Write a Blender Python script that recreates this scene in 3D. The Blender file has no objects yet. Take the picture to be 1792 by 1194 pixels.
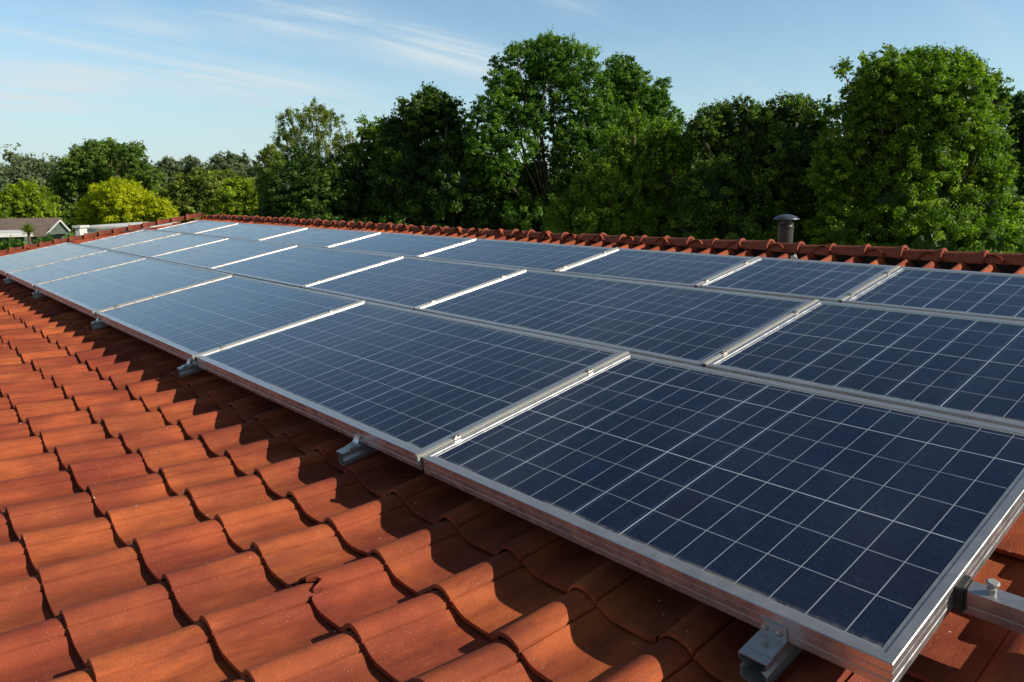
import bpy, math, random
import numpy as np
from mathutils import Vector, Matrix, noise
rng = np.random.default_rng(7)
random.seed(7)
sc = bpy.context.scene
COL = sc.collection
ZC = 5.2                                    # camera height above the lawn
# ---------------------------------------------------------------- camera
FPX, W0, H0 = 1317.4, 1792.0, 1194.0
PITCH, YAW = math.radians(10.888), math.radians(41.508)
cam_d = bpy.data.cameras.new('camera'); cam = bpy.data.objects.new('camera', cam_d); COL.objects.link(cam)
cam_d.sensor_width = 36.0; cam_d.lens = 36.0 * FPX / W0
cam_d.clip_start = 0.05; cam_d.clip_end = 5000
cam.location = (0, 0, ZC); cam.rotation_euler = (math.pi / 2 - PITCH, 0, -YAW)
sc.camera = cam
FWD = np.array([math.sin(YAW) * math.cos(PITCH), math.cos(YAW) * math.cos(PITCH), -math.sin(PITCH)])
RGT = np.array([math.cos(YAW), -math.sin(YAW), 0.0])
UPV = np.cross(RGT, FWD)
def at(px, py, D):                          # point seen at a photo pixel, D metres deep
    v = FWD * FPX + RGT * (px - W0 / 2) + UPV * (H0 / 2 - py)
    return np.array([0, 0, ZC]) + v * (D / FPX)
# ---------------------------------------------------------------- light
SUN_AZ = math.atan2(0.56, -0.83); SUN_EL = math.radians(31)
sd = Vector((math.sin(SUN_AZ) * math.cos(SUN_EL), math.cos(SUN_AZ) * math.cos(SUN_EL), math.sin(SUN_EL)))
sl = bpy.data.lights.new('sun', 'SUN'); sl.energy = 5.0; sl.angle = math.radians(0.5); sl.color = (1.0, 0.92, 0.80)
so = bpy.data.objects.new('sun', sl); COL.objects.link(so); so.rotation_euler = sd.to_track_quat('Z', 'Y').to_euler()
sc.view_settings.view_transform = 'Standard'; sc.view_settings.look = 'None'
sc.view_settings.exposure = 0.0; sc.view_settings.gamma = 1.0
wd = bpy.data.worlds.new('World'); sc.world = wd; wd.use_nodes = True
def N(nt, typ, **kw):
    n = nt.nodes.new(typ)
    for k, v in kw.items():
        if k.startswith('i_'):
            key = k[2:]; n.inputs[int(key) if key.isdigit() else key.replace('_', ' ')].default_value = v
        else: setattr(n, k, v)
    return n
def link(nt, a, b): nt.links.new(a, b)
def math_n(nt, op, a, b=None, c=None, clamp=False):
    n = nt.nodes.new('ShaderNodeMath'); n.operation = op; n.use_clamp = clamp
    for i, v in enumerate((a, b, c)):
        if v is None: continue
        if isinstance(v, (int, float)): n.inputs[i].default_value = v
        else: nt.links.new(v, n.inputs[i])
    return n.outputs[0]
def mixc(nt, fac, a, b, mode='MIX'):
    n = nt.nodes.new('ShaderNodeMix'); n.data_type = 'RGBA'; n.blend_type = mode; n.clamp_factor = True
    for i, v in ((0, fac), (6, a), (7, b)):
        if isinstance(v, (int, float)): n.inputs[i].default_value = v
        elif isinstance(v, tuple): n.inputs[i].default_value = v if len(v) == 4 else v + (1,)
        else: nt.links.new(v, n.inputs[i])
    return n.outputs[2]
def ramp(nt, v, a, b, lo=0.0, hi=1.0, smooth=True):
    n = nt.nodes.new('ShaderNodeMapRange'); n.interpolation_type = 'SMOOTHSTEP' if smooth else 'LINEAR'
    nt.links.new(v, n.inputs[0])
    for i, x in enumerate((a, b, lo, hi)): n.inputs[i + 1].default_value = x
    return n.outputs[0]
nt = wd.node_tree; nt.nodes.clear()
sky = N(nt, 'ShaderNodeTexSky', sky_type='NISHITA', sun_disc=False, sun_elevation=SUN_EL, sun_rotation=SUN_AZ,
        altitude=0, air_density=1.0, dust_density=0.6, ozone_density=1.6)
SKY_STREAKS = [(0.04, 0.10, 0.28, 0.13, 0.055, 0.75), (0.373, 0.2245, 0.5852, 0.2048, 0.03, 0.62), (0.5295, 0.2029, 0.7563, 0.1539, 0.042, 0.7), (0.6698, 0.1771, 0.793, 0.1024, 0.04, 0.35), (0.131, 0.142, 0.317, 0.1354, 0.042, 0.7), (0.2813, 0.1375, 0.5267, 0.1311, 0.036, 0.62), (0.2581, 0.1997, 0.339, 0.1829, 0.03, 0.42), (0.7273, 0.2323, 0.8126, 0.2219, 0.02, 0.45), (0.8277, 0.1751, 0.9051, 0.1797, 0.02, 0.35), (0.1237, 0.1632, 0.1834, 0.1581, 0.02, 0.5), (0.315, 0.1101, 0.5819, 0.0913, 0.03, 0.25)]
tc = N(nt, 'ShaderNodeTexCoord')
sep = N(nt, 'ShaderNodeSeparateXYZ'); link(nt, tc.outputs['Generated'], sep.inputs[0])
# cirrus: stretched noise on a high flat layer
zz = math_n(nt, 'ADD', math_n(nt, 'MAXIMUM', sep.outputs[2], 0.0), 0.12)
cx = math_n(nt, 'DIVIDE', sep.outputs[0], zz); cy = math_n(nt, 'DIVIDE', sep.outputs[1], zz)
cmb = N(nt, 'ShaderNodeCombineXYZ'); link(nt, cx, cmb.inputs[0]); link(nt, cy, cmb.inputs[1])
mp = N(nt, 'ShaderNodeMapping'); mp.inputs['Rotation'].default_value = (0, 0, math.radians(52)); mp.inputs['Scale'].default_value = (0.50, 2.9, 1)
mp.inputs['Location'].default_value = (0.4, 1.35, 0)
link(nt, cmb.outputs[0], mp.inputs[0])
n1 = N(nt, 'ShaderNodeTexNoise', i_Scale=0.9, i_Detail=10.0, i_Roughness=0.62, i_Distortion=0.8); link(nt, mp.outputs[0], n1.inputs[0])
n2 = N(nt, 'ShaderNodeTexNoise', i_Scale=0.35, i_Detail=2.0); link(nt, cmb.outputs[0], n2.inputs[0])
az = math_n(nt, 'ARCTAN2', sep.outputs[0], sep.outputs[1]); el = math_n(nt, 'ARCSINE', sep.outputs[2])
wob = math_n(nt, 'MULTIPLY', math_n(nt, 'SUBTRACT', n2.outputs[0], 0.5), 0.10)
def streak(a0, e0, a1, e1, w, amt):          # a cirrus band between two sky directions (radians)
    dx, dy = a1 - a0, e1 - e0; L = math.hypot(dx, dy); dx /= L; dy /= L
    ra = math_n(nt, 'SUBTRACT', az, a0); re = math_n(nt, 'SUBTRACT', math_n(nt, 'ADD', el, wob), e0)
    along = math_n(nt, 'ADD', math_n(nt, 'MULTIPLY', ra, dx), math_n(nt, 'MULTIPLY', re, dy))
    across = math_n(nt, 'ABSOLUTE', math_n(nt, 'SUBTRACT', math_n(nt, 'MULTIPLY', ra, -dy), math_n(nt, 'MULTIPLY', re, -dx)))
    f = ramp(nt, across, w, 0.0, 0.0, 1.0)
    f = math_n(nt, 'MULTIPLY', f, ramp(nt, along, -0.06, 0.10)); f = math_n(nt, 'MULTIPLY', f, ramp(nt, along, L + 0.06, L - 0.10))
    return math_n(nt, 'MULTIPLY', f, amt)
wisp = ramp(nt, n1.outputs[0], 0.36, 0.64, 0.08, 1.5)
clm = None
for q in SKY_STREAKS:
    v_ = streak(*q); clm = v_ if clm is None else math_n(nt, 'MAXIMUM', clm, v_)
clm = math_n(nt, 'MULTIPLY', clm, wisp)
clm = math_n(nt, 'ADD', clm, math_n(nt, 'MULTIPLY', ramp(nt, n1.outputs[0], 0.45, 0.75, 0.0, 0.42), ramp(nt, az, 0.2, 0.9, 1.0, 0.35)))
low = math_n(nt, 'MULTIPLY', ramp(nt, sep.outputs[2], 0.0, 0.24, 0.80, 0.04), ramp(nt, az, -0.2, 1.3, 1.0, 0.45))
tot = math_n(nt, 'ADD', clm, low, clamp=True)
tint = mixc(nt, 1.0, sky.outputs[0], (1.42, 1.62, 1.62), 'MULTIPLY')
fw = math_n(nt, 'ADD', math_n(nt, 'MULTIPLY', sep.outputs[0], 0.66), math_n(nt, 'MULTIPLY', sep.outputs[1], 0.75))
top = math_n(nt, 'MULTIPLY', ramp(nt, sep.outputs[2], 0.22, 0.65, 1.0, 0.30), ramp(nt, fw, -0.5, 0.5, 0.5, 1.0))
tint = mixc(nt, 1.0, tint, top, 'MULTIPLY')
skc = mixc(nt, low, tint, (5.5, 6.9, 7.7)); skc = mixc(nt, clm, skc, (6.9, 8.1, 8.7))
bg = N(nt, 'ShaderNodeBackground', i_Strength=0.095); link(nt, skc, bg.inputs[0])
wo = N(nt, 'ShaderNodeOutputWorld'); link(nt, bg.outputs[0], wo.inputs[0])
# ---------------------------------------------------------------- helpers
def tag(o, label=None, cat=None, group=None, kind=None):
    for k, v in (('label', label), ('category', cat), ('group', group), ('kind', kind)):
        if v: o[k] = v
    return o
def empty(name, loc=(0, 0, 0)):
    o = bpy.data.objects.new(name, None); COL.objects.link(o); o.location = loc; o.empty_display_size = 0.1
    return o
def mk(name, V, F, mat, parent=None, loc=None, uv=None, smooth=False, attr=None):
    me = bpy.data.meshes.new(name)
    V = np.asarray(V, dtype=np.float32)
    if isinstance(F, np.ndarray):
        k = F.shape[1]; nF = len(F)
        me.vertices.add(len(V)); me.vertices.foreach_set('co', V.ravel())
        me.loops.add(nF * k); me.loops.foreach_set('vertex_index', F.astype(np.int32).ravel())
        me.polygons.add(nF); me.polygons.foreach_set('loop_start', np.arange(0, nF * k, k, dtype=np.int32))
        me.update(calc_edges=True)
    else:
        me.from_pydata(V.tolist(), [], F); me.update()
    if uv is not None:
        l = me.uv_layers.new(name='UVMap'); vi = np.zeros(len(me.loops), dtype=np.int32); me.loops.foreach_get('vertex_index', vi)
        l.data.foreach_set('uv', np.asarray(uv, dtype=np.float32)[vi].ravel())
    if attr is not None:
        a = me.attributes.new('vary', 'FLOAT', 'POINT'); a.data.foreach_set('value', np.asarray(attr, dtype=np.float32))
    me.polygons.foreach_set('use_smooth', np.full(len(me.polygons), bool(smooth)))
    if mat: me.materials.append(mat)
    o = bpy.data.objects.new(name, me); COL.objects.link(o)
    if parent: o.parent = parent
    if loc is not None: o.location = loc
    return o
class MB:
    def __init__(s): s.V = []; s.F = []
    def add(s, V, F):
        b = len(s.V); s.V += [tuple(v) for v in V]; s.F += [tuple(i + b for i in f) for f in F]
    def box(s, x0, x1, y0, y1, z0, z1, M=None):
        V = [Vector((x, y, z)) for z in (z0, z1) for y in (y0, y1) for x in (x0, x1)]
        if M is not None: V = [M @ v for v in V]
        s.add(V, [(0, 2, 3, 1), (4, 5, 7, 6), (0, 1, 5, 4), (2, 6, 7, 3), (0, 4, 6, 2), (1, 3, 7, 5)])
    def lathe(s, prof, n=24, M=None, cap=True):
        V = []
        for r, z in prof:
            for i in range(n):
                a = 2 * math.pi * i / n; v = Vector((r * math.cos(a), r * math.sin(a), z)); V.append(M @ v if M is not None else v)
        F = [(k * n + i, k * n + (i + 1) % n, (k + 1) * n + (i + 1) % n, (k + 1) * n + i) for k in range(len(prof) - 1) for i in range(n)]
        if cap: F += [tuple(range(n))[::-1], tuple((len(prof) - 1) * n + i for i in range(n))]
        s.add(V, F)
    def tube(s, pts, rad, n=6):
        pts = [Vector(p) for p in pts]; V = []
        for i, p in enumerate(pts):
            d = (pts[min(i + 1, len(pts) - 1)] - pts[max(i - 1, 0)]).normalized()
            a = d.orthogonal().normalized(); b = d.cross(a)
            for j in range(n):
                t = 2 * math.pi * j / n; V.append(p + (a * math.cos(t) + b * math.sin(t)) * rad[i])
        F = [(k * n + j, k * n + (j + 1) % n, (k + 1) * n + (j + 1) % n, (k + 1) * n + j) for k in range(len(pts) - 1) for j in range(n)]
        F += [tuple(range(n))[::-1], tuple((len(pts) - 1) * n + j for j in range(n))]
        s.add(V, F)
    def extrude(s, prof, x0, x1, M=None, caps=True, ax='x'):          # closed profile in (y, z) swept along x
        n = len(prof); V = []
        for x in (x0, x1):
            for y, z in prof:
                v = Vector((x, y, z)) if ax == 'x' else Vector((y, x, z)); V.append(M @ v if M is not None else v)
        F = [(i, (i + 1) % n, n + (i + 1) % n, n + i) for i in range(n)]
        if caps: F += [tuple(range(n))[::-1], tuple(range(n, 2 * n))]
        s.add(V, F)
    def build(s, name, mat, parent=None, loc=None, smooth=False):
        return mk(name, s.V, s.F, mat, parent, loc, smooth=smooth)
def bevel(o, w, seg=2):
    m = o.modifiers.new('bevel', 'BEVEL'); m.width = w; m.segments = seg; m.limit_method = 'ANGLE'; m.angle_limit = math.radians(40)
def mat_new(name):
    m = bpy.data.materials.new(name); m.use_nodes = True; t = m.node_tree
    return m, t, t.nodes['Principled BSDF']
def setp(b, **kw):
    for k, v in kw.items():
        k = k.replace('_', ' ')
        b.inputs[k].default_value = v if not isinstance(v, tuple) or len(v) == 4 else v + (1,)
def tex(t, scale, detail=4, rough=0.55, coord='Object', dist=0.0, mscale=None):
    c = N(t, 'ShaderNodeTexCoord'); n = N(t, 'ShaderNodeTexNoise', i_Scale=float(scale), i_Detail=float(detail), i_Roughness=rough, i_Distortion=dist)
    src = c.outputs[coord]
    if mscale:
        m = N(t, 'ShaderNodeMapping'); m.inputs['Scale'].default_value = mscale; link(t, src, m.inputs[0]); src = m.outputs[0]
    link(t, src, n.inputs[0]); return n.outputs[0]
def bump(t, b, h, strength, dist):
    n = N(t, 'ShaderNodeBump', i_Strength=strength, i_Distance=dist); link(t, h, n.inputs['Height']); link(t, n.outputs[0], b.inputs['Normal'])
# ---------------------------------------------------------------- materials
def tile_material(name, base, dark, specks=True):
    m, t, b = mat_new(name); setp(b, Roughness=0.78, Specular_IOR_Level=0.25)
    at_ = N(t, 'ShaderNodeAttribute', attribute_name='vary')
    c = mixc(t, ramp(t, tex(t, 2.6, 5, 0.6), 0.35, 0.68), base, dark)
    c = mixc(t, ramp(t, tex(t, 9, 6, 0.65, mscale=(0.22, 1, 1)), 0.38, 0.66, 0, 0.85), c, tuple(x * 0.68 for x in dark))
    hsv = N(t, 'ShaderNodeHueSaturation'); link(t, c, hsv.inputs['Color'])
    link(t, ramp(t, at_.outputs['Fac'], 0, 1, 0.92, 1.07, False), hsv.inputs['Value'])
    link(t, ramp(t, at_.outputs['Fac'], 0, 1, 0.496, 0.504, False), hsv.inputs['Hue'])
    c = hsv.outputs[0]
    c = mixc(t, ramp(t, tex(t, 260, 3, 0.7), 0.35, 0.75, 0, 0.5), c, (0.20, 0.055, 0.03))          # grain
    # soot and moss patches
    c = mixc(t, ramp(t, tex(t, 14, 8, 0.7), 0.60, 0.72, 0, 0.55), c, (0.09, 0.055, 0.03))
    if specks:
        cc = N(t, 'ShaderNodeTexCoord')
        for sc_, lim, col, am in ((150, 0.10, (0.60, 0.42, 0.30), 0.55), (30, 0.050, (0.72, 0.66, 0.55), 0.95), (48, 0.045, (0.05, 0.03, 0.02), 0.8)):
            v = N(t, 'ShaderNodeTexVoronoi', i_Scale=float(sc_)); link(t, cc.outputs['Object'], v.inputs[0])
            vn = ramp(t, v.outputs['Distance'], lim * 2.2, lim, 0, am)
            sp = N(t, 'ShaderNodeSeparateColor'); link(t, v.outputs['Color'], sp.inputs[0])
            keep = math_n(t, 'MULTIPLY', math_n(t, 'LESS_THAN', sp.outputs[0], 0.36 if sc_ > 60 else 0.12), ramp(t, tex(t, 5.5, 4, 0.6), 0.42, 0.60, 0.12, 1.0))
            c = mixc(t, math_n(t, 'MULTIPLY', vn, keep), c, col)
    link(t, c, b.inputs['Base Color'])
    bump(t, b, math_n(t, 'ADD', tex(t, 180, 4, 0.7), math_n(t, 'MULTIPLY', tex(t, 22, 4), 1.2)), 0.45, 0.0035)
    return m
M_TILE = tile_material('terracotta', (0.53, 0.124, 0.038), (0.28, 0.052, 0.026))
M_RIDGE = tile_material('ridge_terracotta', (0.38, 0.100, 0.052), (0.25, 0.062, 0.040), False)
def metal(name, col, metallic, rough, streak=0.14, dirt=(0.30, 0.28, 0.24)):
    m, t, b = mat_new(name); setp(b, Metallic=metallic)
    c = mixc(t, ramp(t, tex(t, 14, 6, 0.65, mscale=(1, 0.25, 1)), 0.45, 0.8, 0, streak), col, dirt)
    c = mixc(t, ramp(t, tex(t, 120, 3, 0.7), 0.5, 0.8, 0, streak), c, dirt)
    link(t, c, b.inputs['Base Color'])
    link(t, ramp(t, tex(t, 30, 5), 0.3, 0.7, rough - 0.07, rough + 0.10), b.inputs['Roughness'])
    bump(t, b, tex(t, 90, 4), 0.08, 0.0006)
    return m
M_ALU = metal('aluminium', (0.62, 0.605, 0.595), 0.80, 0.30, 0.08)
M_STRIP = metal('bright_aluminium', (0.34, 0.34, 0.325), 0.15, 0.60, 0.18)
M_GALV = metal('galvanised', (0.58, 0.61, 0.63), 0.80, 0.36, 0.3, (0.2, 0.2, 0.2))
M_BOLT = metal('bolt_steel', (0.5, 0.48, 0.44), 0.9, 0.35, 0.5, (0.2, 0.1, 0.05))
M_DARK = metal('dark_rubber', (0.03, 0.03, 0.028), 0.0, 0.6, 0.3, (0.25, 0.2, 0.1))
M_FLUE = metal('flue_grey', (0.045, 0.043, 0.040), 0.25, 0.42, 0.2, (0.1, 0.1, 0.1))
M_CAPM = metal('flue_cap', (0.09, 0.115, 0.145), 0.35, 0.38, 0.2, (0.12, 0.12, 0.12))
def plain(name, col, rough=0.8, col2=None, scale=6):
    m, t, b = mat_new(name); setp(b, Roughness=rough, Specular_IOR_Level=0.3)
    link(t, mixc(t, ramp(t, tex(t, scale, 6, 0.6), 0.3, 0.7), col, col2 or tuple(x * 0.7 for x in col)), b.inputs['Base Color'])
    bump(t, b, tex(t, scale * 8, 4), 0.3, 0.01)
    return m
M_WALL = plain('render_wall', (0.55, 0.50, 0.42)); M_WHITE = plain('white_paint', (0.78, 0.77, 0.73), 0.6, (0.62, 0.62, 0.58), 2)
M_MORTAR = plain('mortar', (0.75, 0.70, 0.58), 0.9, (0.55, 0.48, 0.36), 40)
M_FELT = plain('underlay', (0.03, 0.02, 0.018), 0.95)
M_SAGE = plain('sage_boards', (0.16, 0.21, 0.17), 0.7); M_FELTROOF = plain('brown_roof', (0.20, 0.15, 0.12), 0.9, (0.14, 0.11, 0.09), 3)
M_BARK = plain('bark', (0.22, 0.15, 0.095), 0.9, (0.10, 0.07, 0.05), 5)
M_BIRCH = plain('birch_bark', (0.55, 0.50, 0.44), 0.8, (0.22, 0.18, 0.15), 4)
M_WIN = plain('window_glass', (0.03, 0.04, 0.05), 0.1)
def glass_mat():
    m, t, b = mat_new('solar_cells'); setp(b, Roughness=0.13, Specular_IOR_Level=0.62, Metallic=0.0)
    uvn = N(t, 'ShaderNodeUVMap', uv_map='UVMap'); s = N(t, 'ShaderNodeSeparateXYZ'); link(t, uvn.outputs[0], s.inputs[0])
    PU, PV = 0.0765, 0.1300
    u = math_n(t, 'DIVIDE', s.outputs[0], PU); v = math_n(t, 'DIVIDE', s.outputs[1], PV)
    def line(x, w, off=0.0):                # 1 on grid lines, w = half width in cells
        d = math_n(t, 'ABSOLUTE', math_n(t, 'SUBTRACT', math_n(t, 'FRACT', math_n(t, 'ADD', x, 0.5 - off)), 0.5))
        return math_n(t, 'LESS_THAN', d, w)
    lu = line(u, 0.0145); lv = line(v, 0.0090)
    u3 = math_n(t, 'DIVIDE', u, 2.0)
    bold = line(u3, 0.0125); v3 = math_n(t, 'DIVIDE', v, 3.0); boldv = line(v3, 0.0045)
    f1 = line(u3, 0.0055, 0.06); f2 = line(u3, 0.0055, -0.06)
    fine = math_n(t, 'MAXIMUM', f1, f2)
    oi = N(t, 'ShaderNodeObjectInfo')
    # a bold run only on some of the strings
    fl = math_n(t, 'ADD', math_n(t, 'FLOOR', math_n(t, 'ADD', u3, 0.5)), math_n(t, 'MULTIPLY', oi.outputs['Random'], 77))
    wn = N(t, 'ShaderNodeTexWhiteNoise', noise_dimensions='1D'); link(t, fl, wn.inputs['W'])
    sel = math_n(t, 'GREATER_THAN', wn.outputs['Value'], 0.35)
    bold = math_n(t, 'MULTIPLY', bold, sel); fine = math_n(t, 'MULTIPLY', fine, sel)
    # per-cell tint
    cmb2 = N(t, 'ShaderNodeCombineXYZ'); link(t, math_n(t, 'FLOOR', u), cmb2.inputs[0]); link(t, math_n(t, 'FLOOR', v), cmb2.inputs[1]); link(t, oi.outputs['Random'], cmb2.inputs[2])
    wc = N(t, 'ShaderNodeTexWhiteNoise', noise_dimensions='3D'); link(t, cmb2.outputs[0], wc.inputs[0])
    c = mixc(t, wc.outputs['Value'], (0.0032, 0.0090, 0.034), (0.009, 0.0105, 0.030))
    c = mixc(t, ramp(t, tex(t, 55, 5, 0.7, mscale=(1, 1, 1)), 0.42, 0.75, 0, 0.55), c, (0.016, 0.024, 0.052))
    gcc = N(t, 'ShaderNodeTexCoord'); gv = N(t, 'ShaderNodeTexVoronoi', i_Scale=85.0); link(t, gcc.outputs['Object'], gv.inputs[0])
    gs = N(t, 'ShaderNodeSeparateColor'); link(t, gv.outputs['Color'], gs.inputs[0])
    c = mixc(t, math_n(t, 'MULTIPLY', gs.outputs[0], 0.30), c, (0.010, 0.020, 0.055))
    lines = math_n(t, 'MAXIMUM', math_n(t, 'MULTIPLY', lu, 0.72), math_n(t, 'MAXIMUM', math_n(t, 'MULTIPLY', lv, 0.66), math_n(t, 'MULTIPLY', math_n(t, 'MAXIMUM', bold, boldv), 0.95)))
    wear = ramp(t, tex(t, 5, 5, 0.6), 0.25, 0.6, 0.5, 1.0)
    c = mixc(t, math_n(t, 'MULTIPLY', lines, wear), c, (0.46, 0.52, 0.60))
    c = mixc(t, math_n(t, 'MULTIPLY', fine, 0.8), c, (0.055, 0.10, 0.20))
    # dust specks and film
    cc = N(t, 'ShaderNodeTexCoord')
    for sc_, lim, am, k in ((300, 0.15, 0.40, 0.25), (95, 0.055, 0.6, 0.06)):
        vo = N(t, 'ShaderNodeTexVoronoi', i_Scale=float(sc_)); link(t, cc.outputs['Object'], vo.inputs[0])
        sp = N(t, 'ShaderNodeSeparateColor'); link(t, vo.outputs['Color'], sp.inputs[0])
        c = mixc(t, math_n(t, 'MULTIPLY', ramp(t, vo.outputs['Distance'], lim * 2, lim, 0, am), math_n(t, 'LESS_THAN', sp.outputs[0], k)), c, (0.16, 0.20, 0.26))
    c = mixc(t, ramp(t, tex(t, 3.0, 6, 0.65, dist=0.6), 0.40, 0.8, 0.02, 0.09), c, (0.11, 0.16, 0.26))
    edge = math_n(t, 'MULTIPLY', ramp(t, s.outputs[1], 0.016, 0.0, 0.0, 1.0), ramp(t, tex(t, 9, 6, 0.7, mscale=(1, 1, 1)), 0.42, 0.62, 0.0, 0.75))
    c = mixc(t, edge, c, (0.25, 0.25, 0.22))
    link(t, c, b.inputs['Base Color'])
    link(t, ramp(t, tex(t, 7, 6, 0.7), 0.3, 0.75, 0.06, 0.18), b.inputs['Roughness'])
    bump(t, b, math_n(t, 'ADD', tex(t, 26, 3, mscale=(1, 0.35, 1)), math_n(t, 'MULTIPLY', tex(t, 4, 2), 2.0)), 0.10, 0.0016)
    return m
M_CELL = glass_mat()
def leaf_mat(name, c1, c2, c3, trans=0.35, rough=0.55):
    m, t, b = mat_new(name); setp(b, Roughness=rough, Specular_IOR_Level=0.35)
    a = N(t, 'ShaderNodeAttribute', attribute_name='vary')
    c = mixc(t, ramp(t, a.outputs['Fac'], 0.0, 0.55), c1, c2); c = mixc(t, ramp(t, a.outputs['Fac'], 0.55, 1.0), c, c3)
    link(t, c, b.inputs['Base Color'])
    tr = N(t, 'ShaderNodeBsdfTranslucent'); link(t, mixc(t, 1.0, c, (1.3, 1.5, 0.6), 'MULTIPLY'), tr.inputs[0])
    mx = N(t, 'ShaderNodeMixShader', i_0=trans); out = t.nodes['Material Output']
    link(t, b.outputs[0], mx.inputs[1]); link(t, tr.outputs[0], mx.inputs[2]); link(t, mx.outputs[0], out.inputs[0])
    return m
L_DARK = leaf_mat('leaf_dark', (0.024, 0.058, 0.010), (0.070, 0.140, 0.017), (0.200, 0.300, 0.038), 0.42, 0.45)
L_MID = leaf_mat('leaf_mid', (0.042, 0.105, 0.013), (0.115, 0.235, 0.024), (0.250, 0.400, 0.050), 0.42, 0.45)
L_LITE = leaf_mat('leaf_light', (0.060, 0.125, 0.011), (0.175, 0.290, 0.020), (0.340, 0.460, 0.042), 0.44, 0.45)
L_YEL = leaf_mat('leaf_yellow', (0.260, 0.310, 0.005), (0.460, 0.490, 0.006), (0.640, 0.620, 0.012), 0.40, 0.5)
L_GOLD = leaf_mat('leaf_gold', (0.110, 0.180, 0.008), (0.250, 0.340, 0.012), (0.430, 0.500, 0.024), 0.40, 0.5)
L_HEDGE = leaf_mat('leaf_hedge', (0.024, 0.058, 0.010), (0.090, 0.170, 0.018), (0.280, 0.380, 0.050), 0.40, 0.45)
L_OAK = leaf_mat('leaf_oak', (0.065, 0.120, 0.020), (0.150, 0.240, 0.034), (0.290, 0.380, 0.060), 0.38, 0.5)
L_OLIVE = leaf_mat('leaf_olive', (0.080, 0.125, 0.018), (0.180, 0.235, 0.030), (0.320, 0.355, 0.055), 0.36)
L_BIRCH = leaf_mat('leaf_birch', (0.110, 0.150, 0.024), (0.210, 0.255, 0.040), (0.340, 0.370, 0.075), 0.44)
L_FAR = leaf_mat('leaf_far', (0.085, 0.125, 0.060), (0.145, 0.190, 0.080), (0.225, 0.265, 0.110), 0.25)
# ---------------------------------------------------------------- roof frame of reference
TL = math.radians(11.101); CT, ST = math.cos(TL), math.sin(TL)
HX, HZ = 1.2438, ZC - 0.7798                 # front top edge of the panel field
UP = Vector((CT, 0, ST)); AL = Vector((0, 1, 0)); NR = Vector((-ST, 0, CT))
def PP(s, t, h=0.0):                         # slope distance, along-ridge, height off the panel plane
    return Vector((HX, 0, HZ)) + UP * s + AL * t + NR * h
MP = Matrix(((CT, 0, -ST, HX), (0, 1, 0, 0), (ST, 0, CT, HZ), (0, 0, 0, 1)))      # (s,t,h) -> world
RH = -0.165                                  # tile bearing plane below the panel plane
S_RIDGE = 2.68
def prof(s):                                 # roof profile (x, z): straight under the panels, easing out towards the eave
    x, z = HX - ST * RH, HZ + CT * RH
    if s >= -0.05:
        k = max(0.0, s) * 0.027
        return x + CT * s - ST * k, z + ST * s + CT * k
    x += CT * -0.05; z += ST * -0.05; n = 40; ds = (s + 0.05) / n
    for i in range(n):
        q = -0.05 + ds * (i + 0.5); a = TL + (math.radians(2.0) - TL) * min(1, (-0.05 - q) / 0.35)
        x += math.cos(a) * ds; z += math.sin(a) * ds
    return x, z
def tile_profile(w):                         # across one tile, w 0..1 running towards -Y; crest of the roll at 0
    pts = [(-0.20, 0.0125), (-0.175, 0.0235), (-0.14, 0.0340), (-0.09, 0.0425), (-0.03, 0.0465), (0.02, 0.0460), (0.07, 0.0415), (0.115, 0.0335), (0.138, 0.0285), (0.139, 0.0130), (0.161, 0.0120), (0.162, 0.0240),
           (0.19, 0.0190), (0.235, 0.0105), (0.28, 0.0045), (0.335, 0.0012), (0.43, 0.0), (0.55, 0.0003), (0.66, 0.0016), (0.73, 0.0045), (0.775, 0.0090), (0.80, 0.0125)]
    return pts
TP = tile_profile(0)
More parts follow.
